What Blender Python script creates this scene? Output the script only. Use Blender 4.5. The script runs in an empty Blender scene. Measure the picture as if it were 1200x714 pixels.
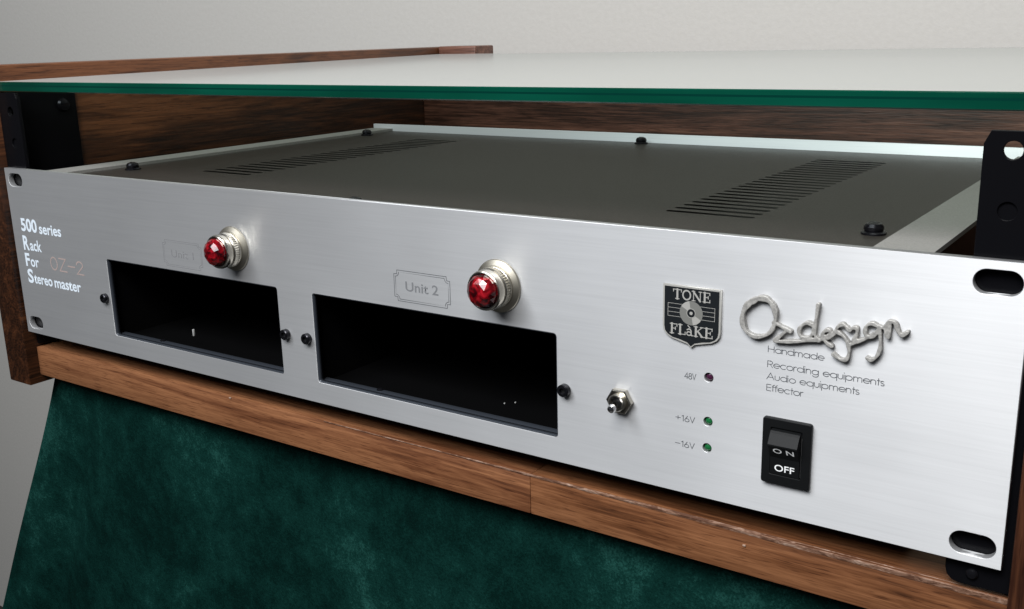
import bpy, bmesh, math, random
from mathutils import Matrix, Vector
random.seed(7)
S = 0.001                                  # everything below is written in millimetres
scene = bpy.context.scene
COL = scene.collection

# ------------------------------------------------------------------ camera
def rodrigues(r):
    th = math.sqrt(sum(a*a for a in r)); return Matrix.Rotation(th, 3, Vector(r))
CP = (520.00058, -290.03998, 149.18071)
Q = rodrigues((0.25740038, 0.6016729, 0.05393912))
Bm = Matrix(((1,0,0),(0,0,-1),(0,1,0)))
Rw = Q @ Bm                                # world -> camera (x right, y down, z forward)
Mc = Rw.transposed() @ Matrix(((1,0,0),(0,-1,0),(0,0,-1)))
cd = bpy.data.cameras.new('camera'); cam = bpy.data.objects.new('camera', cd); COL.objects.link(cam)
cam.matrix_world = Matrix.Translation(Vector(CP)*S) @ Mc.to_4x4()
cd.sensor_width = 36; cd.lens = 36.2355; cd.clip_start = 0.01; cd.clip_end = 50
scene.camera = cam

# ------------------------------------------------------------------ light
w = bpy.data.worlds.new('World'); scene.world = w; w.use_nodes = True
bg = w.node_tree.nodes['Background']; bg.inputs[0].default_value = (0.80, 0.88, 1.0, 1); bg.inputs[1].default_value = 0.04
def area(name, loc, target, sx, sy, power, col):
    l = bpy.data.lights.new(name, 'AREA'); l.shape = 'RECTANGLE'; l.size = sx; l.size_y = sy; l.energy = power; l.color = col
    o = bpy.data.objects.new(name, l); COL.objects.link(o); o.location = Vector(loc)*S
    d = Vector(target)*S - o.location; o.rotation_euler = d.to_track_quat('-Z', 'Y').to_euler(); return o
area('ceiling_lamp', (470, -520, 640), (440, 0, 40), 0.34, 0.24, 5.0, (1.0, 0.985, 0.965))
area('window_light', (150, -1050, 1120), (330, 0, 40), 1.65, 0.8, 30.5, (0.93, 0.963, 1.0))
scene.cycles.caustics_reflective = False; scene.cycles.caustics_refractive = False
area('wall_fill', (420, 120, 1300), (380, 448, 150), 0.5, 0.2, 3.0, (1.0, 0.97, 0.93))  # added fill that brightens the wall, no known fixture
vs = scene.view_settings
vs.view_transform = 'Standard'; vs.look = 'None'; vs.exposure = 0.0; vs.gamma = 1.0; vs.use_curve_mapping = False

# ------------------------------------------------------------------ materials
def mat(name, base=(0.5,0.5,0.5), rough=0.5, metal=0.0, **kw):
    m = bpy.data.materials.new(name); m.use_nodes = True
    b = m.node_tree.nodes['Principled BSDF']
    b.inputs['Base Color'].default_value = (*base, 1); b.inputs['Roughness'].default_value = rough; b.inputs['Metallic'].default_value = metal
    for k, v in kw.items(): b.inputs[k.replace('_', ' ')].default_value = v
    return m
def N(m, t, **kw):
    n = m.node_tree.nodes.new(t)
    for k, v in kw.items(): setattr(n, k, v)
    return n
def L(m, a, b): m.node_tree.links.new(a, b)
def pr(m): return m.node_tree.nodes['Principled BSDF']
def noise(m, scale, stretch=(1,1,1), detail=4, rough=0.55, dist=0.0, off=(0,0,0), coord=None):
    tc = N(m, 'ShaderNodeTexCoord'); mp = N(m, 'ShaderNodeMapping'); mp.inputs['Scale'].default_value = stretch; mp.inputs['Location'].default_value = off
    L(m, tc.outputs['Object'] if coord is None else coord, mp.inputs['Vector'])
    n = N(m, 'ShaderNodeTexNoise'); n.inputs['Scale'].default_value = scale; n.inputs['Detail'].default_value = detail
    n.inputs['Roughness'].default_value = rough; n.inputs['Distortion'].default_value = dist
    L(m, mp.outputs[0], n.inputs['Vector']); return n
def ramp(m, fac, stops):
    r = N(m, 'ShaderNodeValToRGB'); e = r.color_ramp.elements
    e[0].position = stops[0][0]; e[0].color = (*stops[0][1], 1); e[1].position = stops[-1][0]; e[1].color = (*stops[-1][1], 1)
    for p_, c in stops[1:-1]:
        x = e.new(p_); x.color = (*c, 1)
    L(m, fac, r.inputs[0]); return r
def bump(m, h, strength, dist=0.001, prev=None):
    b = N(m, 'ShaderNodeBump'); b.inputs['Strength'].default_value = strength; b.inputs['Distance'].default_value = dist
    L(m, h, b.inputs['Height'])
    if prev: L(m, prev.outputs[0], b.inputs['Normal'])
    return b
def mixc(m, f, a, b, mode='MIX'):
    x = N(m, 'ShaderNodeMix', data_type='RGBA', blend_type=mode)
    if isinstance(f, (int, float)): x.inputs[0].default_value = f
    else: L(m, f, x.inputs[0])
    for s, v in ((6, a), (7, b)):
        if isinstance(v, tuple): x.inputs[s].default_value = (*v, 1)
        else: L(m, v, x.inputs[s])
    return x.outputs[2]
def maprange(m, v, a, b, c, d):
    x = N(m, 'ShaderNodeMapRange'); L(m, v, x.inputs[0])
    for i, k in enumerate((a, b, c, d)): x.inputs[i+1].default_value = k
    return x.outputs[0]

def wood(name, axis, seed, dark, mid, light, gloss=0.42):
    m = mat(name, rough=gloss); p = pr(m)
    g = [1.0, 1.0, 1.0]; g[axis] = 0.07
    warp = noise(m, 9, tuple(g), 2, 0.5, 0, (seed, seed*1.7, seed*.3))
    g[axis] = 0.10; big = noise(m, 55, tuple(g), 6, 0.62, 2.2, (seed*2.1, seed, seed))
    f = [1.0, 1.0, 1.0]; f[axis] = 0.03
    fine = noise(m, 900, tuple(f), 3, 0.6, 0.3, (seed, 0, seed))
    pore = noise(m, 1800, tuple([1 if i != axis else 0.06 for i in range(3)]), 2, 0.5, 0, (0, seed, 0))
    s1 = N(m, 'ShaderNodeMath', operation='MULTIPLY_ADD'); L(m, warp.outputs[0], s1.inputs[0]); s1.inputs[1].default_value = 2.2
    L(m, big.outputs[0], s1.inputs[2])
    fr = N(m, 'ShaderNodeMath', operation='PINGPONG'); L(m, s1.outputs[0], fr.inputs[0]); fr.inputs[1].default_value = 0.42
    v = maprange(m, fr.outputs[0], 0, 0.42, 0, 1)
    mm = N(m, 'ShaderNodeMix', data_type='FLOAT'); mm.inputs[0].default_value = 0.34; L(m, v, mm.inputs[2]); L(m, maprange(m, fine.outputs[0], 0.32, 0.68, 0, 1), mm.inputs[3])
    c = ramp(m, mm.outputs[0], [(0.12, dark), (0.48, mid), (0.85, light)])
    pd = ramp(m, pore.outputs[0], [(0.31, (0.35,0.28,0.25)), (0.43, (1,1,1))])
    col = mixc(m, 0.8, c.outputs[0], pd.outputs[0], 'MULTIPLY')
    L(m, col, p.inputs['Base Color'])
    b = bump(m, pore.outputs[0], 0.25, 0.0003); b2 = bump(m, fine.outputs[0], 0.2, 0.0004, b)
    L(m, b2.outputs[0], p.inputs['Normal']); return m
W_SHELF  = wood('walnut_shelf',  0, 3.1, (0.032,0.011,0.005), (0.14,0.051,0.021), (0.28,0.120,0.053))
W_SHELF2 = wood('walnut_shelf_dark', 0, 8.4, (0.038,0.013,0.005), (0.14,0.052,0.020), (0.27,0.115,0.050))
W_SIDE   = wood('walnut_side',   1, 5.7, (0.012,0.004,0.0015), (0.065,0.022,0.008), (0.17,0.062,0.024))
W_BACK   = wood('walnut_back',   0, 1.9, (0.026,0.010,0.006), (0.12,0.050,0.033), (0.25,0.118,0.080))
W_SIDE2  = wood('walnut_side_red', 2, 9.9, (0.030,0.009,0.004), (0.085,0.030,0.013), (0.16,0.060,0.027))

m = W_WORN = mat('worn_wood_edge', rough=0.75); n1 = noise(m, 420, (0.35,1,1), 4, 0.7, 0.5)
c = ramp(m, n1.outputs[0], [(0.42,(0.09,0.035,0.016)), (0.52,(0.20,0.105,0.065)), (0.68,(0.38,0.26,0.20))]); L(m, c.outputs[0], pr(m).inputs['Base Color'])
L(m, bump(m, n1.outputs[0], 0.8, 0.0008).outputs[0], pr(m).inputs['Normal'])

M_CHIP = mat('pale_wood_chip', (0.34,0.23,0.17), 0.8)
def brushed(name, base, rough, metal, aniso, bstr, tan=(0,0,1), stretch=(0.02,1,1)):
    m = mat(name, base, rough, metal); p = pr(m)
    p.inputs['Anisotropic'].default_value = aniso
    t = N(m, 'ShaderNodeCombineXYZ'); [setattr(t.inputs[i], 'default_value', tan[i]) for i in range(3)]
    L(m, t.outputs[0], p.inputs['Tangent'])
    n = noise(m, 1500, stretch, 3, 0.7); n2 = noise(m, 420, stretch, 3, 0.6, 0, (3,3,3)); n3 = noise(m, 14, (1,1,1), 2)
    mx = N(m, 'ShaderNodeMix', data_type='FLOAT'); mx.inputs[0].default_value = 0.5; L(m, n.outputs[0], mx.inputs[2]); L(m, n2.outputs[0], mx.inputs[3])
    d = tuple(a*0.94 for a in base); h = tuple(min(1, a*1.05) for a in base)
    c = ramp(m, mx.outputs[0], [(0.32, d), (0.5, base), (0.68, h)]); L(m, c.outputs[0], p.inputs['Base Color'])
    L(m, maprange(m, n3.outputs[0], 0.3, 0.7, rough*0.93, rough*1.08), p.inputs['Roughness'])
    L(m, bump(m, mx.outputs[0], bstr, 0.0002).outputs[0], p.inputs['Normal']); return m
M_PANEL = brushed('brushed_aluminium', (0.655,0.66,0.67), 0.52, 0.72, 0.8, 0.035)
M_REAR  = brushed('pale_anodised_rear', (0.86,0.88,0.92), 0.5, 0.5, 0.85, 0.02)
M_SIDEM = mat('satin_alu_side', (0.42,0.415,0.40), 0.5, 0.3)
def grainy(name, base, rough, metal, amt, scale=1600):
    m = mat(name, base, rough, metal); n = noise(m, scale, (1,1,1), 2, 0.7)
    c = ramp(m, n.outputs[0], [(0.35, tuple(a*(1-amt) for a in base)), (0.65, tuple(a*(1+amt) for a in base))]); L(m, c.outputs[0], pr(m).inputs['Base Color'])
    L(m, bump(m, n.outputs[0], 0.15, 0.0002).outputs[0], pr(m).inputs['Normal']); return m
M_LID  = grainy('grey_painted_lid', (0.030,0.0262,0.0225), 0.42, 0.0, 0.6); pr(M_LID).inputs['Specular IOR Level'].default_value = 0.32
M_SIDEM = grainy('satin_alu_side', (0.24,0.235,0.222), 0.6, 0.0, 0.10); pr(M_SIDEM).inputs['Specular IOR Level'].default_value = 0.15
M_BLACK = mat('satin_black_steel', (0.004,0.004,0.005), 0.24, 0.0, Specular_IOR_Level=0.07)
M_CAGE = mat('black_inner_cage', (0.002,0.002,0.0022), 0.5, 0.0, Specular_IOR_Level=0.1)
M_LIP  = mat('blue_black_steel', (0.045,0.052,0.065), 0.38, 0.3)
M_SCREW = mat('black_oxide_screw', (0.018,0.018,0.022), 0.22, 0.7)
M_DARK = mat('dark_recess', (0.002,0.002,0.002), 0.6)
M_NICKEL = mat('nickel_plate', (0.66,0.62,0.54), 0.22, 1.0)
M_NICKELD = mat('knurled_nickel', (0.62,0.59,0.52), 0.28, 1.0)
M_SHINE = mat('polished_steel', (0.85,0.85,0.86), 0.10, 1.0)
M_INKW = mat('white_ink', (0.72,0.80,0.88), 0.6)
M_INKP = mat('pale_scratched_ink', (0.38,0.30,0.28), 0.6)
M_INKG = mat('grey_engraving', (0.085,0.09,0.10), 0.7)
M_INKU = mat('mid_grey_engraving', (0.17,0.175,0.185), 0.7)
M_INKL = mat('faint_grey_engraving', (0.20,0.20,0.21), 0.7)
M_INKP2 = mat('dull_white_contact', (0.35,0.35,0.34), 0.5)
M_INKWP = mat('white_print', (0.85,0.86,0.86), 0.5)
M_PLASTIC = mat('black_plastic', (0.005,0.0055,0.006), 0.5, 0.0, Specular_IOR_Level=0.2)
M_BADGE = mat('black_enamel', (0.012,0.014,0.016), 0.28)
M_SILVER = mat('badge_silver', (0.52,0.51,0.48), 0.4, 0.35)
M_GREENLED = mat('green_led', (0.01,0.12,0.035), 0.15)
M_REDLED = mat('dark_violet_led', (0.05,0.012,0.035), 0.15)
M_LOGO = grainy('cast_pewter', (0.40,0.39,0.37), 0.55, 0.35, 0.22, 900)
m = M_RED = mat('red_jewel_glass', (0.42,0.004,0.012), 0.12, 0.0, Coat_Weight=0.5, Coat_Roughness=0.03)
pr(m).inputs['Specular IOR Level'].default_value = 0.9
n = noise(m, 260, (1,1,1), 2, 0.6, 1.0); c = ramp(m, n.outputs[0], [(0.38,(0.02,0.0,0.001)), (0.52,(0.16,0.001,0.004)), (0.68,(0.40,0.008,0.016))]); L(m, c.outputs[0], pr(m).inputs['Base Color'])

m = M_WALL = mat('wallpaper', (0.56,0.54,0.505), 0.85)
n = noise(m, 260, (1,1,1), 4, 0.6); n2 = noise(m, 4, (1,1,1), 2)
c = ramp(m, n.outputs[0], [(0.3,(0.56,0.54,0.505)), (0.7,(0.59,0.57,0.535))]); L(m, c.outputs[0], pr(m).inputs['Base Color'])
L(m, bump(m, n.outputs[0], 0.10, 0.002).outputs[0], pr(m).inputs['Normal'])
M_FLOOR = mat('dark_floor', (0.02,0.018,0.016), 0.5)

m = M_VELVET = mat('green_velvet', (0.004,0.055,0.045), 0.85, Sheen_Weight=0.0, Sheen_Roughness=0.4, Sheen_Tint=(0.15,0.75,0.62,1))
pr(m).inputs['Specular IOR Level'].default_value = 0.03
a1 = noise(m, 15, (1,1,1), 5, 0.62, 0.2); a2 = noise(m, 70, (1.1,1,0.95), 6, 0.78, 0.15); a3 = noise(m, 1100, (1,1,0.8), 2, 0.7)
x1 = N(m, 'ShaderNodeMix', data_type='FLOAT'); x1.inputs[0].default_value = 0.42; L(m, a1.outputs[0], x1.inputs[2]); L(m, a2.outputs[0], x1.inputs[3])
x2 = N(m, 'ShaderNodeMix', data_type='FLOAT'); x2.inputs[0].default_value = 0.2; L(m, x1.outputs[0], x2.inputs[2]); L(m, a3.outputs[0], x2.inputs[3])
c = ramp(m, x2.outputs[0], [(0.36,(0.0008,0.006,0.0050)), (0.46,(0.0012,0.0125,0.0102)), (0.56,(0.0035,0.027,0.022)), (0.67,(0.017,0.080,0.066))])
L(m, c.outputs[0], pr(m).inputs['Base Color'])
L(m, bump(m, a3.outputs[0], 0.5, 0.0006, bump(m, a2.outputs[0], 0.4, 0.003)).outputs[0], pr(m).inputs['Normal'])

# clear sheet: fresnel mirror over see-through, plus pale diffuse colour at grazing view that paints in the wall's reflection
m = M_GLASS = bpy.data.materials.new('clear_glass'); m.use_nodes = True; nt = m.node_tree; nt.nodes.clear()
out = N(m, 'ShaderNodeOutputMaterial'); tr = N(m, 'ShaderNodeBsdfTransparent'); tr.inputs[0].default_value = (0.76,0.80,0.77,1)
gl = N(m, 'ShaderNodeBsdfGlossy'); gl.inputs['Roughness'].default_value = 0.10; gl.inputs[0].default_value = (0.95,0.98,0.96,1)
df = N(m, 'ShaderNodeBsdfDiffuse'); df.inputs[0].default_value = (0.46,0.46,0.445,1)
lw = N(m, 'ShaderNodeLayerWeight'); lw.inputs[0].default_value = 0.5
pw = N(m, 'ShaderNodeMath', operation='POWER'); L(m, lw.outputs['Facing'], pw.inputs[0]); pw.inputs[1].default_value = 5
fz = N(m, 'ShaderNodeMath', operation='MULTIPLY_ADD'); L(m, pw.outputs[0], fz.inputs[0]); fz.inputs[1].default_value = 0.96; fz.inputs[2].default_value = 0.04
mx1 = N(m, 'ShaderNodeMixShader'); L(m, fz.outputs[0], mx1.inputs[0]); L(m, tr.outputs[0], mx1.inputs[1]); L(m, gl.outputs[0], mx1.inputs[2])
fr = maprange(m, lw.outputs['Facing'], 0.80, 0.97, 0.02, 0.55)
mx2 = N(m, 'ShaderNodeMixShader'); L(m, fr, mx2.inputs[0]); L(m, mx1.outputs[0], mx2.inputs[1]); L(m, df.outputs[0], mx2.inputs[2])
L(m, mx2.outputs[0], out.inputs[0])
m = M_GEDGE = mat('green_glass_edge', (0.0,0.07,0.04), 0.15, Coat_Weight=0.2)
n = noise(m, 60, (0.15,1,1), 3); c = ramp(m, n.outputs[0], [(0.35,(0.0,0.034,0.020)), (0.65,(0.001,0.066,0.040))]); L(m, c.outputs[0], pr(m).inputs['Base Color'])
M_GEDGE2 = mat('dark_green_glass_seam', (0.0,0.028,0.02), 0.15)

# ------------------------------------------------------------------ mesh helpers
def link(name, me, parent=None, label=None, smooth=None):
    o = bpy.data.objects.new(name, me); COL.objects.link(o)
    if parent: o.parent = parent
    if label: o['label'] = label
    return o
def thing(name, label, cat, loc=(0,0,0), group=None):
    o = bpy.data.objects.new(name, None); COL.objects.link(o); o.empty_display_size = 0.02
    o['label'] = label; o['category'] = cat
    if group: o['group'] = group
    return o
def mesh(name, vs_, fs, mt, parent=None, label=None, smooth=False, sharp=None):
    me = bpy.data.meshes.new(name); me.from_pydata([Vector(v)*S for v in vs_], [], fs); me.materials.append(mt)
    bm = bmesh.new(); bm.from_mesh(me); bmesh.ops.recalc_face_normals(bm, faces=bm.faces); bm.to_mesh(me); bm.free()
    if smooth:
        me.shade_smooth()
        if sharp: me.set_sharp_from_angle(angle=math.radians(sharp))
    return link(name, me, parent, label)
def bevbox(name, a, b, mt, parent=None, label=None, bev=0.6, seg=2, warp=None):
    bm = bmesh.new(); bmesh.ops.create_cube(bm, size=1)
    for v in bm.verts:
        v.co = Vector([(a[i]+b[i])/2 + v.co[i]*(b[i]-a[i]) for i in range(3)])*S
    if bev: bmesh.ops.bevel(bm, geom=list(bm.edges), offset=bev*S, segments=seg, affect='EDGES', profile=0.5)
    if warp:
        for v in bm.verts: v.co = Vector(warp(*(v.co/S)))*S
    me = bpy.data.meshes.new(name); bm.to_mesh(me); bm.free(); me.materials.append(mt)
    me.shade_smooth(); me.set_sharp_from_angle(angle=math.radians(40))
    return link(name, me, parent, label)
def plate(name, outline, holes, t, fn, mt, parent=None, label=None, bev=0.0):
    """flat plate with real holes; fn maps (u, v, w) to x, y, z; w runs 0 (front) to t (back)"""
    cu = bpy.data.curves.new('c', 'CURVE'); cu.dimensions = '2D'; cu.fill_mode = 'BOTH'; cu.extrude = (t/2-bev); cu.bevel_depth = bev; cu.offset = -bev; cu.bevel_resolution = 1
    for pts in [outline]+holes:
        s = cu.splines.new('POLY'); s.points.add(len(pts)-1); s.use_cyclic_u = True
        for q, (x, y) in zip(s.points, pts): q.co = (x, y, 0, 1)
    ob = bpy.data.objects.new('c', cu); COL.objects.link(ob)
    dg = bpy.context.evaluated_depsgraph_get(); me = bpy.data.meshes.new_from_object(ob.evaluated_get(dg))
    bpy.data.objects.remove(ob); bpy.data.curves.remove(cu)
    for v in me.vertices: v.co = Vector(fn(v.co.x, v.co.y, t/2 - v.co.z))*S
    bm = bmesh.new(); bm.from_mesh(me); bmesh.ops.remove_doubles(bm, verts=bm.verts, dist=1e-6); bmesh.ops.recalc_face_normals(bm, faces=bm.faces)
    bm.to_mesh(me); bm.free(); me.materials.clear(); me.materials.append(mt); me.name = name
    return link(name, me, parent, label)
def rrect(x0, y0, x1, y1, r, n=5):
    P = []
    for cx, cy, a in ((x1-r,y1-r,0),(x0+r,y1-r,90),(x0+r,y0+r,180),(x1-r,y0+r,270)):
        for i in range(n+1):
            t = math.radians(a+90*i/n); P.append((cx+r*math.cos(t), cy+r*math.sin(t)))
    return P
def circ(cx, cy, r, n=20): return [(cx+r*math.cos(2*math.pi*i/n), cy+r*math.sin(2*math.pi*i/n)) for i in range(n)]
def lathe(name, prof, c, axis, mt, parent=None, label=None, n=32, smooth=True, sharp=30, mod=None):
    """prof: (radius, height) pairs; height runs along axis ('-y' out of the panel, 'z' up)"""
    vs_, fs = [], []
    for j, (r, h) in enumerate(prof):
        for i in range(n):
            a = 2*math.pi*i/n; rr = r*(mod(i, j) if mod else 1); u, v = rr*math.cos(a), rr*math.sin(a)
            vs_.append((c[0]+u, c[1]-h, c[2]+v) if axis == '-y' else (c[0]+u, c[1]+v, c[2]+h))
    for j in range(len(prof)-1):
        for i in range(n): k = (i+1) % n; fs.append((j*n+i, j*n+k, (j+1)*n+k, (j+1)*n+i))
    fs.append(tuple(range(n))); fs.append(tuple((len(prof)-1)*n+i for i in range(n)))
    return mesh(name, vs_, fs, mt, parent, label, smooth, sharp)
PANF = lambda u, v, w: (u, w, v)           # plate standing in the panel plane y = 0..t
def ribbons(name, strokes, width, y, mt, parent, label=None, step=0.004):
    """flat print: every stroke a mitred strip lying on the panel"""
    vs_, fs = [], []
    for si, st in enumerate(strokes):
        pts, closed = (st[:-1], True) if len(st) > 3 and abs(st[0][0]-st[-1][0])+abs(st[0][1]-st[-1][1]) < 1e-6 else (st, False)
        n = len(pts); base = len(vs_); yy = y - si*step
        for i in range(n):
            p0 = pts[i-1] if (i or closed) else None; p1 = pts[i]; p2 = pts[(i+1) % n] if (i < n-1 or closed) else None
            ds = []
            for a, b in ((p0, p1), (p1, p2)):
                if a and b:
                    dx, dy = b[0]-a[0], b[1]-a[1]; l = math.hypot(dx, dy) or 1; ds.append((dx/l, dy/l))
            nx = -sum(d[1] for d in ds); ny = sum(d[0] for d in ds); l = math.hypot(nx, ny) or 1; nx /= l; ny /= l
            k = 1/max(0.45, abs(nx*-ds[0][1]+ny*ds[0][0])); h = width/2*k
            ex = (0, 0)
            if len(ds) == 1: sgn = 1 if p2 is None else -1; ex = (ds[0][0]*sgn*width*.35, ds[0][1]*sgn*width*.35)
            vs_.append((p1[0]+nx*h+ex[0], yy, p1[1]+ny*h+ex[1])); vs_.append((p1[0]-nx*h+ex[0], yy, p1[1]-ny*h+ex[1]))
        for i in range(n if closed else n-1):
            k = (i+1) % n; fs.append((base+2*i, base+2*k, base+2*k+1, base+2*i+1))
    me = bpy.data.meshes.new(name); me.from_pydata([Vector(v)*S for v in vs_], [], fs); me.materials.append(mt)
    return link(name, me, parent, label)
def arc(cx, cy, r, a0, a1, n=10, ry=None):
    ry = ry or r
    return [(cx+r*math.cos(math.radians(a0+(a1-a0)*i/n)), cy+ry*math.sin(math.radians(a0+(a1-a0)*i/n))) for i in range(n+1)]
# a thin geometric single-line alphabet (x-height 1, capitals 1.45)
XO = arc(.5,.5,.5,0,360,18)
GLY = {
 'a': (1.18, [XO, [(1,1),(1,0)]]), 'd': (1.18, [XO, [(1,1.5),(1,0)]]), 'q': (1.18, [XO, [(1,1),(1,-.5)]]),
 'g': (1.18, [XO, [(1,1),(1,-.1)]+arc(.52,-.1,.48,0,-150,8,.42)[1:]]), 'p': (1.2, [XO, [(0,1),(0,-.5)]]),
 'e': (1.12, [[(0.02,.5),(1,.5)]+arc(.5,.5,.5,8,315,16)]), 'c': (1.02, [arc(.5,.5,.5,50,310,14)]), 'o': (1.14, [XO]),
 'n': (.92, [[(0,1),(0,0)], [(0,.6)]+arc(.36,.62,.36,170,0,8,.38)+[(.72,0)]]),
 'm': (1.45, [[(0,1),(0,0)], [(0,.6)]+arc(.31,.66,.31,170,0,8,.34)+[(.62,0)], [(.62,.6)]+arc(.93,.66,.31,170,0,8,.34)+[(1.24,0)]]),
 'u': (.92, [[(0,1),(0,.4)]+arc(.36,.38,.36,180,360,8,.38)+[(.72,1)]]), 'i': (.24, [[(0,1),(0,0)], [(0,1.38),(0,1.48)]]),
 't': (.5, [[(.2,1.45),(.2,0)], [(0,1),(.42,1)]]), 'r': (.55, [[(0,1),(0,0)], [(0,.6)]+arc(.36,.62,.36,165,80,5,.38)]),
 'f': (.5, [[(.15,0),(.15,1.2)]+arc(.42,1.2,.27,180,90,5), [(0,1),(.42,1)]]),
 's': (.72, [arc(.28,.74,.24,50,270,9,.25)[:-1]+arc(.28,.25,.26,90,-140,9,.25)]),
 'H': (1.2, [[(0,0),(0,1.45)], [(1,0),(1,1.45)], [(0,.76),(1,.76)]]), 'A': (1.35, [[(0,0),(.6,1.48),(1.2,0)], [(.2,.48),(1.0,.48)]]),
 'E': (.9, [[(.72,1.45),(0,1.45),(0,0),(.72,0)], [(0,.76),(.68,.76)]]),
 'R': (.98, [[(0,0),(0,1.45),(.42,1.45)]+arc(.42,1.07,.38,90,-90,8)+[(0,.69)], [(.42,.69),(.82,0)]]),
 ' ': (.55, []), '4': (.95, [[(.6,0),(.6,1.4),(0,.42),(.8,.42)]]), '8': (.95, [arc(.4,1.06,.3,0,360,12,.34), arc(.4,.38,.38,0,360,12,.38)]),
 '6': (.95, [arc(.4,.4,.38,0,360,14,.4), [(.03,.5),(.5,1.42)]]), '1': (.5, [[(0,1.2),(.25,1.42),(.25,0)]]), 'V': (.95, [[(0,1.42),(.4,0),(.8,1.42)]]),
 '+': (1.1, [[(0,.7),(.85,.7)], [(.42,.28),(.42,1.12)]]), '-': (1.1, [[(0,.7),(.85,.7)]]),
 'O': (1.15, [arc(.45,.72,.42,0,360,18,.72)]), 'Z': (1.1, [[(0,1.42),(.85,1.42),(0,0),(.9,0)]]),
 '2': (.95, [[(.02,1.05)]+arc(.4,1.05,.37,170,-35,9,.37)+[(0,0),(.82,0)]]), 'U': (1.1, [[(0,1.42),(0,.45)]+arc(.42,.45,.42,180,360,9,.45)+[(.84,1.42)]]),
}
def stroke_text(name, s, x0, x1, z, cap, width, mt, parent, label=None, y=-0.05):
    x = 0; out_ = []
    for ch in s:
        adv, st = GLY[ch]; out_ += [[(x+a, b) for a, b in q] for q in st]; x += adv
    xs = [a for q in out_ for a, b in q]; k = (x1-x0)/(max(xs)-min(xs)); kz = cap/1.45; mn = min(xs)
    return ribbons(name, [[(x0+(a-mn)*k, z+b*kz) for a, b in q] for q in out_], width, y, mt, parent, label, 0.002)
_cap = [None]
def text_mesh(name, s, x0, x1, z, cap, mt, parent, label=None, y=-0.06, bold=0.0, depth=0.0):
    def build(t):
        cu = bpy.data.curves.new('t', 'FONT'); cu.body = t; cu.size = 1; cu.offset = bold; cu.extrude = depth; cu.resolution_u = 4
        ob = bpy.data.objects.new('t', cu); COL.objects.link(ob); dg = bpy.context.evaluated_depsgraph_get()
        me = bpy.data.meshes.new_from_object(ob.evaluated_get(dg)); bpy.data.objects.remove(ob); bpy.data.curves.remove(cu); return me
    if _cap[0] is None:
        h = build('H'); _cap[0] = max(v.co.y for v in h.vertices); bpy.data.meshes.remove(h)
    me = build(s); a = min(v.co.x for v in me.vertices); b = max(v.co.x for v in me.vertices)
    for v in me.vertices: v.co = Vector((x0+(v.co.x-a)*(x1-x0)/(b-a), y, z+v.co.y*cap/_cap[0]))*S
    me.materials.clear(); me.materials.append(mt); me.name = name
    return link(name, me, parent, label)

# ------------------------------------------------------------------ the setting
def struct(o): o['kind'] = 'structure'; return o
struct(mesh('wall', [(-3500,450,-720),(3500,450,-720),(3500,450,2200),(-3500,450,2200),(-3500,520,-720),(3500,520,-720),(3500,520,2200),(-3500,520,2200)],
    [(0,1,2,3),(7,6,5,4),(0,4,5,1),(3,2,6,7),(0,3,7,4),(1,5,6,2)], M_WALL))
struct(mesh('floor', [(-3500,-2500,-720),(3500,-2500,-720),(3500,450,-720),(-3500,450,-720)], [(0,1,2,3)], M_FLOOR))

# ------------------------------------------------------------------ velvet covered stand
def velvet():
    vs_, fs = [], []; NZ = 70; per = []
    nx = 90; side = 26
    def prof(t):                            # outline at height t (0 top .. 1 bottom)
        z = -26.5 - t*690
        d = -26.5 - z
        xl = -6 - 0.565*d + 0.00025*d*d - 4*math.exp(-d/25.); xl = max(xl, -330)
        xr = 492 + 0.10*d
        yf = 16 - 0.06*d
        return z, xl, xr, yf
    for j in range(NZ+1):
        t = (j/NZ)**1.5; z, xl, xr, yf = prof(t); row = []
        for i in range(side): row.append((xl+6, 330-(330-yf-6)*i/side))
        for i in range(7): a = math.radians(180+90*i/6); row.append((xl+6+6*math.cos(a), yf+6+6*math.sin(a)))
        for i in range(1, nx): row.append((xl+6+(xr-12-xl)*i/nx, yf))
        for i in range(7): a = math.radians(270+90*i/6); row.append((xr-6+6*math.cos(a), yf+6+6*math.sin(a)))
        for i in range(1, side+1): row.append((xr, yf+6+(330-yf-6)*i/side))
        for k, (x, y) in enumerate(row):
            f = math.sin(x*0.021+1.3*math.sin(x*0.006))*5*t**0.5 + math.sin(x*0.055+z*0.01)*1.4*t**0.5 - 14*t**0.5*math.exp(-((x-xl-38-60*t)/16)**2)
            vs_.append((x, y-f if y < 300 else y, z))
        n = len(row)
    for j in range(NZ):
        for i in range(n): k = (i+1) % n; fs.append((j*n+i, j*n+k, (j+1)*n+k, (j+1)*n+i))
    fs.append(tuple(range(n)))
    return mesh('velvet_stand', vs_, fs, M_VELVET, smooth=True, sharp=50)
o = velvet(); o['label'] = 'dark green velvet covering hanging under the walnut cabinet'; o['category'] = 'fabric cover'

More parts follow.
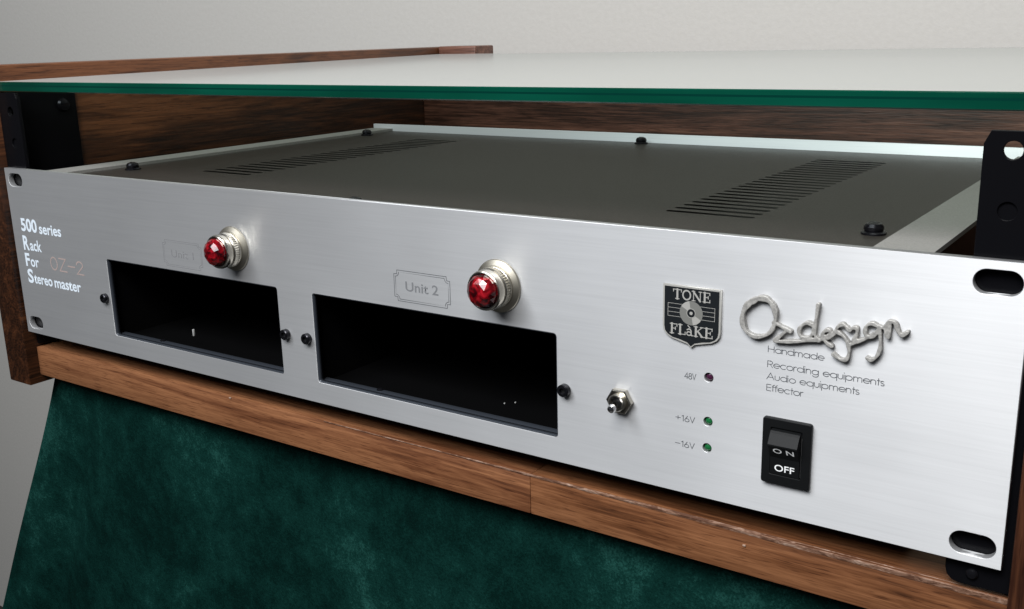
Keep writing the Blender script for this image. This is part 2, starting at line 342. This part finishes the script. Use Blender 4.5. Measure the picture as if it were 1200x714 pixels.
# ------------------------------------------------------------------ walnut cabinet
cab = thing('wooden_cabinet', 'open walnut rack cabinet that holds the silver rack unit', 'cabinet')
bevbox('side_board', (-22.5,-2,-31), (-2.5,392,139.6), W_SIDE, cab, 'left walnut side board rising above the glass', 0.9)
bevbox('side_board', (485.2,-2,-31), (505,392,140.2), W_SIDE2, cab, None, 0.9)
bevbox('back_board', (-2.4,346,-26), (485.1,366,126.8), W_BACK, cab, None, 0.6)
bevbox('corner_block', (-2.4,367,100), (34,391.5,140.1), W_BACK, cab, 'short reddish walnut block above the rear corner of the glass', 1.2, 3)
bevbox('shelf_board', (-2.3,4.4,-26.2), (321.03,345.8,-10.2), W_SHELF, cab, 'lighter orange walnut front board of the bottom shelf', 0.5)
bevbox('shelf_board', (321.06,4.4,-26.2), (485.0,345.8,-10.2), W_SHELF2, cab, 'darker walnut board of the bottom shelf with a chipped edge', 0.5)
# chipped, unvarnished arris along the shelf's front edge
vs_, fs = [], []; NX = 150
for i in range(NX+1):
    t = i/NX; x = 215 + (484.6-215)*t; wdt = 0.12 + 1.9*max(0, (t-0.25)/0.75) + random.uniform(-.12,.12)*(0.1+t)
    vs_ += [(x, 4.25, -10.3-wdt), (x, 4.1, -10.15-wdt*.3), (x, 4.5+wdt*.5, -10.05), (x, 5.2+wdt*.5, -10.6), (x, 5.0, -10.8-wdt)]
for i in range(NX):
    for k in range(5): a = i*5; fs.append((a+k, a+(k+1) % 5, a+5+(k+1) % 5, a+5+k))
mesh('worn_edge', vs_, fs, W_WORN, cab, 'pale chipped strip along the front edge of the bottom shelf')

for x, z, l in ((154.5,-10.6,1.3),(405,-15.6,1.1)):
    bevbox('wood_chip', (x,3.9,z-.35), (x+l,4.6,z+.3), M_CHIP, cab, None, 0.2)
def rail(x_in, sgn, label):
    # front flange 16 mm wide, side flange 42 mm deep; x_in is the cabinet wall, sgn points inwards
    X = lambda d: x_in + sgn*d
    zt, zb = (121.6, -8.6) if sgn < 0 else (126.0, 0.5)
    out_ = [(0.3,zb), (13.7,zb)] + [(13.7+4.0*math.sin(math.radians(a)), zb+4.0-4.0*math.cos(math.radians(a))) for a in (30,60,90)] + [(17.7,zt-3.4), (16.1,zt), (0.3,zt)]
    holes = [circ(10.5, z, 2.45, 24) for z in (116.6, 100.7, 68.5, 52.6, 36.7, 20.3)]
    fl = plate('rack_rail', out_, holes, 2.0, lambda u, v, w_: (X(u), 3.25+w_, v), M_BLACK, cab, label, 0.15)
    bevbox('side_flange', (min(X(.1),X(2.1)),5.3,-8.4), (max(X(.1),X(2.1)),46,zt), M_BLACK, fl, None, 0.3)
    if sgn < 0: lathe('rail_screw', [(0.01,0),(1.7,0),(1.7,.5),(1.2,1.1),(.5,1.3),(.01,1.3)], (X(10.3),3.2,-4.6), '-y', M_SCREW, fl, None, 16)
    lathe('dark_plug', [(.01,0),(2.9,0),(2.9,1.2),(.01,1.2)], (X(10.5),5.2,100.7), '-y', M_BLACK, fl, None, 20)  # black plug added behind the hole so that it looks dark
    return fl
rl = rail(-2.4, 1, 'black rack rail inside the left side board')
rr = rail(485.1, -1, 'black rack rail standing above the right end of the front panel')
o = lathe('rail_screw', [(0.01,0),(3.6,0),(3.6,.7),(2.8,1.9),(1.2,2.4),(.01,2.4)], (0,0,0), '-y', M_SCREW, rl, None, 20)
o.rotation_euler = (0,0,math.pi/2); o.location = Vector((-0.2, 38, 117.5))*S

# ------------------------------------------------------------------ glass
GT = lambda y: 131.5 + 0.0075*max(0, y-2)
gsh = thing('glass_shelf', 'thick clear glass sheet with green edge lying on top of the cabinet', 'glass sheet')
x0, x1, y0, y1 = -2.0, 484.7, 2.5, 366.5
mesh('glass_pane', [(x0,y0+.35,GT(0)),(x1,y0+.35,GT(0)),(x1,y1,GT(y1)),(x0,y1,GT(y1))], [(0,1,2,3)], M_GLASS, gsh)
mesh('glass_underside', [(x0,y0+.35,GT(0)-4.9),(x1,y0+.35,GT(0)-4.9),(x1,y1,GT(y1)-4.9),(x0,y1,GT(y1)-4.9)], [(0,1,2,3)], M_GLASS, gsh)
P = [(.35,0),(0,-.35),(0,-1.5),(.0,-1.62),(.0,-2.3),(0,-2.42),(0,-4.5),(.35,-4.9)]
vs_ = []; 
for x in (x0, x1): vs_ += [(x, y0+a, GT(0)+b) for a, b in P]
k = len(P)
e = mesh('glass_edge', vs_, [(i, i+1, k+i+1, k+i) for i in range(k-1)], M_GEDGE, gsh, 'polished green front edge of the glass')
e.data.materials.append(M_GEDGE2)
e.data.polygons[3].material_index = 1
for x, nm in ((x0, 0), (x1, 1)):
    mesh('glass_edge', [(x,y0+.35,GT(0)),(x,y1,GT(y1)),(x,y1,GT(y1)-4.9),(x,y0+.35,GT(0)-4.9)], [(0,1,2,3)], M_GEDGE, gsh)
mesh('glass_edge', [(x0,y1,GT(y1)),(x1,y1,GT(y1)),(x1,y1,GT(y1)-4.9),(x0,y1,GT(y1)-4.9)], [(0,1,2,3)], M_GEDGE, gsh)

# ------------------------------------------------------------------ rack unit
rk = thing('rack_unit', 'silver two-unit rack enclosure with two empty module openings', 'audio rack')
def slot(cx, cz, w_=12.4, h=6.9): return rrect(cx-w_/2, cz-h/2, cx+w_/2, cz+h/2, h/2-0.01, 8)
WX = (78.9, 217.9); WW = 118.5; Z0, Z1 = 9.3, 47.9
holes = [slot(8.9,82.15), slot(8.9,5.9), slot(474.6,82.15), slot(474.6,5.9)] + [rrect(x, Z0, x+WW, Z1, 1.3, 4) for x in WX]
LEDS = ((393.4,41.7,M_REDLED,'dark violet indicator light beside 48V'),(393.5,26.8,M_GREENLED,'green indicator light beside +16V'),(393.4,17.7,M_GREENLED,'green indicator light beside -16V'))
holes += [circ(x, z, 1.55, 20) for x, z, _, _ in LEDS]
plate('front_panel', [(0,0),(482.6,0),(482.6,88.1),(0,88.1)], holes, 3.0, PANF, M_PANEL, rk, 'brushed silver front panel', 0.16)
FZ = lambda x: 87.35 - 0.0032*(x-28)
CL, CR, CB = 27.4, 455.3, 254.0
IL, IR = 44.6, 438.2
# lid with real ventilation slots, sunk between the folded flanges
vents = []
for xa, xb in ((353.2, 387.2), (95.6, 129.6)):
    for i in range(23):
        y = 50.2 + i*7.5; vents.append(rrect(xa, y-1.6, xb, y+1.6, 1.5, 3))
plate('lid', [(IL-5,3.2),(IR+5,3.2),(IR+5,CB-.3),(IL-5,CB-.3)], vents, 1.0, lambda u, v, w_: (u, v, FZ(u)-1.6-w_*.07), M_LID, rk, 'dark grey top cover with two rows of ventilation slots')
bevbox('vent_shade', (IL,4,FZ(240)-9), (IR,CB-1,FZ(240)-8.4), M_DARK, rk, 'black sheet added as the shade below the ventilation slots', 0)  # flat black sheet added to stand for the shade under the lid
for a, b in ((CL, IL), (IR, CR)):
    vs_ = [(x, y, FZ(x)-d) for d in (0, 1.55) for x, y in ((a,3.1),(b,3.1),(b,CB-.1),(a,CB-.1))]
    mesh('flange', vs_, [(0,1,2,3),(7,6,5,4),(0,4,5,1),(1,5,6,2),(2,6,7,3),(3,7,4,0)], M_SIDEM, rk, 'pale grey folded flange beside the lid')
for a, b in ((CL+.05, CL+1.5), (CR-1.5, CR-.05)):
    bevbox('chassis_side', (a,3.1,3), (b,CB-.1,FZ(a)-1.7), M_BLACK, rk, 'dark side of the enclosure', 0)
bevbox('rear_wall', (CL-.2,CB,3), (CR+.8,CB+2,90.1), M_REAR, rk, 'bright rear plate edge standing above the lid', 0.15)
bevbox('base_tray', (CL+1.6,3.2,2), (CR-1.6,CB-.2,3.4), M_BLACK, rk, None, 0)
# black cages behind the two openings
for x in WX:
    a, b, c_, d = x-2.2, x+WW+2.2, Z0-1.8, Z1+2.0
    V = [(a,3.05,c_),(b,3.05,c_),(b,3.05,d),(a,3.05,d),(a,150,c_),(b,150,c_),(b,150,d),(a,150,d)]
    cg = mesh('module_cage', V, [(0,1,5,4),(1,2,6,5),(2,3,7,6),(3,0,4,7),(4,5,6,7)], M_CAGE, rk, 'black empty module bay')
    plate('opening_trim', rrect(x+.02,Z0+.02,x+WW-.02,Z1-.02,1.28,4), [rrect(x+.3,Z0+.3,x+WW-.3,Z1-.3,1.0,4)], 2.6, lambda u, v, w_: (u, .3+w_, v), M_LIP, cg)
    bevbox('cage_lip', (x-1.5,3.1,Z0-1.3), (x+WW+1.5,6.6,Z0+0.2), M_LIP, cg, None, 0.25)
    bevbox('connector', (x+40,146,18), (x+78,149.5,36), M_DARK, cg, None, 0.5)
    lathe('cage_screw', [(0.01,0),(1.5,0),(1.4,.7),(.8,1.1),(.01,1.1)], (x+29.5,5.6,Z0-0.15), 'z', M_SCREW, cg, None, 14)
pin = bevbox('contact_pin', (125.2,10,13.2), (126.1,11,16.6), M_INKP2, rk, 'tiny white contact inside the left opening', 0.3)
for x, y, z in ((306.5,10,13.5),(311.5,10,14.8)):
    lathe('contact_pin', [(0.01,0),(.28,0),(.28,.3),(.01,.3)], (x,y,z), '-y', M_INKP2, rk, None, 8)

def panel_screw(x, z):
    o = lathe('panel_screw', [(0.01,0),(2.15,0),(2.3,.15),(2.3,1.9),(2.0,2.25),(1.15,2.3),(1.1,1.3),(.01,1.2)], (x,-.02,z), '-y', M_SCREW, rk, None, 28)
    lathe('hex_socket', [(1.05,0),(1.05,.55)], (x,-.75,z), '-y', M_DARK, o, None, 6, False)
    return o
for x in (75.0, 201.3, 213.9, 339.8): panel_screw(x, 28.0)

def lid_screw(x, y, sink=0.0):
    z = FZ(x)-1.55-sink
    def cross(i, j): return 1
    o = lathe('lid_screw', [(0.01,1.0),(2.9,1.0),(3.15,1.5),(3.1,2.4),(2.5,3.3),(1.3,3.75),(.01,3.8)], (x,y,z), 'z', M_SCREW, rk, None, 28)
    lathe('washer', [(0.01,0),(4.0,0),(4.0,.55),(3.7,.8),(3.2,1.0),(.01,1.0)], (x,y,z), 'z', M_SCREW, o, None, 28)
    bevbox('cross_recess', (x-1.3,y-.3,z+3.5), (x+1.3,y+.3,z+3.86), M_DARK, o, None, 0)
for a in ((56,37),(49,223),(239.5,248),(430.7,40.4),(236.8,9.0,1.3),(430.5,246)): lid_screw(*a)

# indicator lamps
mat_fl = mat('nickel_flange', (0.48,0.45,0.38), 0.42, 1.0)
def lamp(x, z, label):
    e = bpy.data.objects.new('indicator_lamp', None); COL.objects.link(e); e.parent = rk; e['label'] = label
    kn = lambda i, j: 1.0 - (0.035 if (i % 2 and j in (4,5)) else 0)
    lathe('flange', [(.01,0),(9.6,0),(9.75,.4),(9.5,.9),(7.9,1.7),(7.5,1.9),(.01,1.9)], (x,-.02,z), '-y', mat_fl, e, None, 56)
    lathe('knurled_collar', [(.01,1.8),(7.5,1.8),(7.6,2.2),(7.5,3.0),(7.5,3.1),(7.5,5.2),(7.4,5.3),(7.1,5.7),(.01,5.7)], (x,0,z), '-y', M_NICKELD, e, None, 96, mod=kn)
    lathe('bezel', [(.01,5.6),(6.7,5.6),(6.9,6.0),(7.25,6.4),(7.35,8.2),(7.0,9.2),(6.7,9.4),(6.2,9.35),(6.0,8.6),(.01,8.6)], (x,0,z), '-y', M_NICKEL, e, None, 56)
    # faceted jewel
    vs_, fs = [], []; rings = [(6.05,8.6,16,0),(6.0,10.2,16,.5),(5.1,11.9,16,0),(3.5,13.2,8,.5),(1.5,13.9,8,0)]
    idx = []
    for r, h, n, of in rings:
        idx.append(list(range(len(vs_), len(vs_)+n)))
        for i in range(n): a = 2*math.pi*(i+of)/n; vs_.append((x+r*math.cos(a), -h, z+r*math.sin(a)))
    bm = bmesh.new(); bv = [bm.verts.new(Vector(v)*S) for v in vs_]; bmesh.ops.convex_hull(bm, input=bv)
    bmesh.ops.recalc_face_normals(bm, faces=bm.faces)
    me = bpy.data.meshes.new('jewel'); bm.to_mesh(me); bm.free(); me.materials.append(M_RED); link('jewel', me, e)
lamp(172.5, 62.2, 'red jewel lamp above the left opening'); lamp(312.3, 62.2, 'red jewel lamp above the right opening')

# toggle switch
tg = bpy.data.objects.new('toggle_switch', None); COL.objects.link(tg); tg.parent = rk; tg['label'] = 'small chrome toggle switch with its lever down'
tx, tz = 362.0, 28.3
lathe('hex_nut', [(.01,0),(4.6,0),(4.75,.25),(4.75,2.0),(4.2,2.2),(.01,2.2)], (tx,-.02,tz), '-y', M_NICKEL, tg, None, 6, False)
lathe('bushing_bore', [(.01,2.62),(2.1,2.62),(2.1,2.7),(.01,2.7)], (tx,0,tz), '-y', M_DARK, tg, None, 24)
lathe('bushing', [(.01,2.1),(3.0,2.1),(3.0,3.6),(2.75,3.9),(2.25,3.9),(2.1,2.6),(.01,2.6)], (tx,0,tz), '-y', M_NICKELD, tg, None, 30)
o = lathe('lever', [(.01,0),(.9,0),(1.0,2.6),(1.2,3.8),(1.5,4.8),(1.5,5.4),(1.2,6.1),(.6,6.5),(.01,6.6)], (0,0,0), '-y', M_SHINE, tg, None, 20)
o.location = Vector((tx,-2.0,tz))*S; o.rotation_euler = (math.radians(9),0,math.radians(3))

# indicator LEDs
for x, z, mt, lb in LEDS:
    o = lathe('led', [(.01,-2.6),(1.35,-2.6),(1.35,-1.2),(1.1,-.7),(.5,-.35),(.01,-.3)], (x,0,z), '-y', mt, rk, lb, 18)
stroke_text('lettering', '48V', 385.1, 389.0, 40.1, 2.0, .22, M_INKG, rk, '48V print')
stroke_text('lettering', '+16V', 382.2, 388.9, 25.3, 2.0, .22, M_INKG, rk, '+16V print')
stroke_text('lettering', '-16V', 382.2, 389.0, 16.3, 2.0, .22, M_INKG, rk, '-16V print')

# rocker switch
sw = bpy.data.objects.new('rocker_switch', None); COL.objects.link(sw); sw.parent = rk; sw['label'] = 'black rocker power switch marked ON and OFF'
X0, X1, ZA, ZB = 412.4, 427.7, 11.4, 32.9
plate('switch_frame', rrect(X0,ZA,X1,ZB,.8,3), [rrect(415.1,14.6,424.9,29.9,.3,2)], 1.7, lambda u, v, w_: (u, w_-1.75, v), M_PLASTIC, sw, None, 0.25)
pf = [(29.7,-1.0),(29.3,-2.6),(28.7,-3.2),(25.6,-5.0),(25.2,-5.0),(24.8,-4.6),(20.6,-2.4),(14.9,-2.0),(14.8,-1.0)]
vs_ = [(x, y, z) for x in (415.4, 424.6) for z, y in pf]; k = len(pf)
mesh('rocker', vs_, [(i, (i+1) % k, k+(i+1) % k, k+i) for i in range(k)]+[tuple(range(k)), tuple(range(2*k-1, k-1, -1))], M_PLASTIC, sw)
def swtext(s, xa, xb, z, cap, n_):
    o = text_mesh('lettering', s, xa, xb, 0, cap, M_INKWP, sw, s+' in white', 0, 0.012)
    for v in o.data.vertices:
        zz = z + v.co.z/S
        for (z1_, y1_), (z2_, y2_) in zip(pf[2:], pf[3:]):
            if z2_ <= zz <= z1_ and z1_ > z2_: v.co.y = (y1_+(y2_-y1_)*(zz-z1_)/(z2_-z1_)-.06)*S
        v.co.z = zz*S
swtext('O N', 416.8, 423.4, 22.55, 1.75, 0); swtext('OFF', 416.9, 423.2, 16.1, 2.15, 0)

# badge
bd = bpy.data.objects.new('badge', None); COL.objects.link(bd); bd.parent = rk; bd['label'] = 'black shield badge with a record and silver letters'
def shield(g):
    xl, xr, zt = 377.4+g, 397.3-g, 70.9-g
    P = [(xl,zt),(xr,zt),(xr,57.2)]
    P += [(xr-.3,55.6),(xr-1.2,54.3+g*.4),(xr-2.9,53.3+g*.6),(xr-5.4,52.7+g*.9)]
    P += [(388.6+g*.1,51.9+g),(387.4,50.7+g*1.1),(386.2-g*.1,51.9+g)]
    P += [(xl+5.4,52.7+g*.9),(xl+2.9,53.3+g*.6),(xl+1.2,54.3+g*.4),(xl+.3,55.6),(xl,57.2)]
    return P
plate('badge_rim', shield(0), [], .8, lambda u, v, w_: (u, w_-.82, v), M_SILVER, bd, None, 0.12)
plate('badge_field', shield(.65), [], .2, lambda u, v, w_: (u, w_-.93, v), M_BADGE, bd)
def disc(name, r0, r1, y, mt, seg=36, a0=0, a1=360):
    P0 = []; fs = []; n = seg
    for i in range(n+1):
        a = math.radians(a0+(a1-a0)*i/n); P0 += [(387.35+r*math.cos(a), y, 62.3+r*math.sin(a)) for r in (r0, r1)]
    for i in range(n): fs.append((2*i, 2*i+2, 2*i+3, 2*i+1))
    return mesh(name, P0, fs, mt, bd)
M_REC = mat('record_grey', (0.30,0.30,0.28), 0.45, 0.5)
ribbons('staff_lines', [[(379.3,z),(395.3,z)] for z in (60.6,62.0,63.4,64.8)]+[[(379.3,60.6),(379.3,64.8)],[(395.3,60.6),(395.3,64.8)]], .13, -.95, M_SILVER, bd)
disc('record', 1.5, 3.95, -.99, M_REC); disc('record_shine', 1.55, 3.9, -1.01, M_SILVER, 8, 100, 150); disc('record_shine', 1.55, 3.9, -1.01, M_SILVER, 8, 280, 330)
disc('record_label', .55, 1.5, -1.03, M_BADGE); disc('record_hub', .0, .55, -1.05, M_SILVER, 14)
disc('record_ring', 1.35, 1.55, -1.06, M_SILVER)
def serif(name, letters, x0_, x1_, z, cap):
    T, H_ = .20, .085
    G = {'T': (.95,[((.46,0),(.46,1),T),((.02,.96),(.90,.96),H_),((.04,.98),(.04,.74),H_),((.88,.98),(.88,.74),H_),((.26,.03),(.66,.03),H_)]),
     'O': (1.05,[(arc(.5,.5,.40,0,360,22,.46),None,.15)]),
     'N': (1.1,[((.18,0),(.18,1),H_),((.88,0),(.88,1),H_),((.14,.98),(.88,.02),T*.9),((.0,.97),(.30,.97),H_),((.02,.03),(.36,.03),H_),((.72,.97),(1.04,.97),H_)]),
     'E': (.88,[((.24,0),(.24,1),T),((.06,.96),(.78,.96),H_),((.06,.04),(.80,.04),H_),((.24,.52),(.62,.52),H_),((.76,.98),(.76,.74),H_),((.78,.02),(.78,.28),H_),((.60,.66),(.60,.38),H_)]),
     'F': (.80,[((.24,0),(.24,1),T),((.06,.96),(.74,.96),H_),((.06,.03),(.44,.03),H_),((.24,.52),(.60,.52),H_),((.73,.98),(.73,.72),H_),((.58,.66),(.58,.38),H_)]),
     'L': (.82,[((.24,0),(.24,1),T),((.06,.97),(.44,.97),H_),((.06,.04),(.74,.04),H_),((.73,.02),(.73,.30),H_)]),
     'K': (1.0,[((.24,0),(.24,1),T),((.06,.97),(.42,.97),H_),((.06,.03),(.42,.03),H_),((.26,.40),(.80,.96),H_),((.42,.56),(.84,.04),T*.9),((.64,.97),(.94,.97),H_),((.70,.03),(1.0,.03),H_)]),
     'a': (.68,[(arc(.27,.2,.2,0,360,14,.18),None,.11),([(.10,.56),(.24,.66),(.40,.62),(.47,.48),(.47,.06),(.60,.03)],None,.13),((.16,.98),(.36,.78),.10)])}
    x = 0; st = []
    for ch in letters:
        adv, ss = G[ch]
        for a, b, w_ in ss: st.append(([(x+p[0], p[1]) for p in (a if b is None else [a, b])], w_))
        x += adv
    k = (x1_-x0_)/x
    bm = None; vs_, fs = [], []
    for n, (pts, w_) in enumerate(st):
        tmp = ribbons('tmp', [[(x0_+p[0]*k, z+p[1]*cap) for p in pts]], w_*cap, -.96-n*.002, M_SILVER, None)
        b0 = len(vs_); vs_ += [tuple(v.co/S) for v in tmp.data.vertices]; fs += [tuple(b0+i for i in p.vertices) for p in tmp.data.polygons]
        md = tmp.data; bpy.data.objects.remove(tmp); bpy.data.meshes.remove(md)
    mesh(name, vs_, fs, M_SILVER, bd, None)
serif('lettering', 'TONE', 381.0, 393.9, 66.4, 3.2); serif('lettering', 'FLaKE', 379.9, 395.0, 54.9, 3.3)

# cast script lettering
LOGO = [
[(407.10,68.60),(405.40,66.70),(404.50,63.30),(405.20,60.20),(407.40,58.20),(410.30,58.10),(413.10,59.60),(414.70,62.50),(414.90,65.80),(413.90,68.50),(412.00,70.00),(409.80,70.10),(408.10,69.20),(407.10,68.60)],
[(414.50,63.20),(416.50,62.40),(419.70,61.10)],
[(418.30,61.00),(416.60,59.20),(414.90,57.50),(418.40,57.80),(422.60,58.50),(425.70,59.40),(428.40,59.70)],
[(426.60,63.80),(424.70,64.50),(422.80,63.10),(422.30,61.40),(423.20,59.90),(425.20,59.90),(426.50,61.70),(426.90,64.10)],
[(427.60,70.30),(427.30,66.60),(426.90,63.40),(427.20,61.10),(428.30,59.60)],
[(428.40,59.60),(430.40,60.90),(431.80,62.20),(431.20,63.20),(430.00,62.80),(429.40,61.60),(429.90,60.10),(431.10,59.00),(432.40,58.40)],
[(431.00,60.60),(432.80,62.60),(433.60,64.50),(435.00,65.50),(436.20,64.80),(437.00,64.00),(438.10,64.90),(439.20,64.70),(439.10,62.80),(438.30,61.00)],
[(433.20,63.20),(435.40,62.00),(436.90,59.90),(437.30,57.40),(436.60,55.10),(434.90,54.90),(432.80,56.10)],
[(436.90,59.10),(438.80,60.60),(441.00,61.80),(443.30,63.30),(445.30,65.10)],
[(445.20,66.10),(443.30,66.90),(441.80,66.00),(441.50,63.90),(442.60,62.80),(444.10,63.60),(445.20,65.70)],
[(445.20,66.20),(445.80,63.10),(445.90,59.70),(445.00,57.20),(443.60,56.10),(442.40,56.60)],
[(445.40,66.20),(446.80,66.30),(448.00,68.10),(449.50,67.90),(450.40,66.00),(451.50,64.60),(453.10,65.80)],
[(446.80,66.30),(447.90,63.60),(448.30,67.90)]]
def catmull(P, n=4):
    out_ = []
    for i in range(len(P)-1):
        p0 = P[max(0,i-1)]; p1 = P[i]; p2 = P[i+1]; p3 = P[min(len(P)-1,i+2)]
        for k in range(n):
            t = k/n
            out_.append(tuple(.5*((2*p1[a])+(-p0[a]+p2[a])*t+(2*p0[a]-5*p1[a]+4*p2[a]-p3[a])*t*t+(-p0[a]+3*p1[a]-3*p2[a]+p3[a])*t**3) for a in (0,1)))
    return out_+[P[-1]]
def logo():
    bm = bmesh.new()
    def prism(poly, y0_, y1_):
        a = [bm.verts.new((x*S, y0_*S, z*S)) for x, z in poly]; b = [bm.verts.new((x*S, y1_*S, z*S)) for x, z in poly]; n = len(a)
        bm.faces.new(a); bm.faces.new(b[::-1])
        for i in range(n): bm.faces.new((a[i], b[i], b[(i+1) % n], a[(i+1) % n]))
    for si, st in enumerate(LOGO):
        pts = catmull(st); wid = 1.3 if si == 0 else 1.05
        for i, p_ in enumerate(pts):
            w_ = wid*(1+.20*math.sin(i*.8+si*2)+random.uniform(-.07,.07))
            if si == 0: w_ *= 1.12 - 0.25*math.cos(math.radians(360*i/len(pts)-150))
            yt = -1.75-(i % 3)*.02
            prism(circ(p_[0], p_[1], w_/2, 12), .05, yt)
            if i < len(pts)-1:
                q = pts[i+1]; dx, dz = q[0]-p_[0], q[1]-p_[1]; l = math.hypot(dx, dz) or 1; nx, nz = -dz/l*w_/2, dx/l*w_/2
                prism([(p_[0]+nx,p_[1]+nz),(q[0]+nx,q[1]+nz),(q[0]-nx,q[1]-nz),(p_[0]-nx,p_[1]-nz)], .05, yt)
    prism([(446.9,66.5),(448.4,68.0),(448.0,63.5)], .05, -1.74)
    bmesh.ops.recalc_face_normals(bm, faces=bm.faces)
    me = bpy.data.meshes.new('l'); bm.to_mesh(me); bm.free(); ob = bpy.data.objects.new('l', me); COL.objects.link(ob)
    md = ob.modifiers.new('r', 'REMESH'); md.mode = 'VOXEL'; md.voxel_size = 0.00015
    sm = ob.modifiers.new('s', 'SMOOTH'); sm.factor = .3; sm.iterations = 1
    dg = bpy.context.evaluated_depsgraph_get(); m2 = bpy.data.meshes.new_from_object(ob.evaluated_get(dg)); bpy.data.objects.remove(ob)
    m2.materials.clear(); m2.materials.append(M_LOGO); m2.shade_smooth(); m2.set_sharp_from_angle(angle=math.radians(50)); m2.name = 'script_lettering'
    link('script_lettering', m2, rk, 'raised pewter script reading Ozdesign')
logo()
stroke_text('lettering', 'Handmade', 412.6, 429.8, 53.3, 1.95, .2, M_INKG, rk, 'thin grey line Handmade')
stroke_text('lettering', 'Recording equipments', 412.6, 447.4, 48.5, 2.0, .2, M_INKG, rk, 'thin grey line Recording equipments')
stroke_text('lettering', 'Audio equipments', 412.5, 440.5, 44.65, 2.0, .2, M_INKG, rk, 'thin grey line Audio equipments')
stroke_text('lettering', 'Effector', 412.6, 424.0, 40.95, 2.0, .2, M_INKG, rk, 'thin grey line Effector')

# white title on the left
for s, a, b, z, c_, bo in (('500',8.2,22.6,56.0,6.4,.03),('series',24.4,43.6,55.7,5.4,.02),('R',7.9,13.3,46.0,7.2,.03),('ack',13.9,24.2,46.0,5.6,.02),
        ('F',7.7,11.8,37.3,6.6,.03),('or',12.3,19.8,37.3,5.6,.02),('S',7.8,12.9,28.4,7.0,.03),('tereo',13.4,29.8,28.4,5.4,.02),('master',31.6,54.6,28.2,5.4,.02)):
    text_mesh('lettering', s, a, b, z, c_, M_INKW, rk, 'white print '+s, -.06, bo)
stroke_text('lettering', 'OZ-2', 30.8, 58.8, 37.6, 6.6, .75, M_INKP, rk, 'faint hand-marked OZ-2')

def nameplate(x0_, z0_, x1_, z1_, mt, wd, lb):
    st = []
    for g, r in ((0, 2.0), (.75, 1.75)):
        a, b, c_, d = x0_+g, z0_+g, x1_-g, z1_-g; P = []
        for cx, cz, s0, s1 in ((c_,d,270,180),(a,d,0,-90),(a,b,90,0),(c_,b,180,90)):
            if g: P += [(cx+r*math.cos(math.radians(s0))*.9, cz+r*math.sin(math.radians(s0))*.9)]+arc(cx, cz, r, s0, s1, 5)
            else: P += [(cx+(r*.8)*(math.cos(math.radians(s0))), cz+(r*.8)*math.sin(math.radians(s0))), (cx+r*.75*(math.cos(math.radians(s0))+math.cos(math.radians(s1))), cz+r*.75*(math.sin(math.radians(s0))+math.sin(math.radians(s1)))), (cx+(r*.8)*(math.cos(math.radians(s1))), cz+(r*.8)*math.sin(math.radians(s1)))]
        P.append(P[0]); st.append(P)
    ribbons('nameplate_outline', st, wd, -.05, mt, rk, lb)
nameplate(263.2, 50.7, 290.3, 62.8, M_INKG, .22, 'engraved frame around Unit 2')
nameplate(123.9, 49.8, 150.8, 61.9, M_INKL, .15, 'faint engraved frame around Unit 1')
text_mesh('lettering', 'Unit 2', 268.8, 284.7, 55.1, 3.7, M_INKU, rk, 'Unit 2 in grey', -.06, .01)
text_mesh('lettering', 'Unit 1', 129.6, 145.0, 54.2, 3.5, M_INKL, rk, 'Unit 1 in faint grey', -.06, -.01)
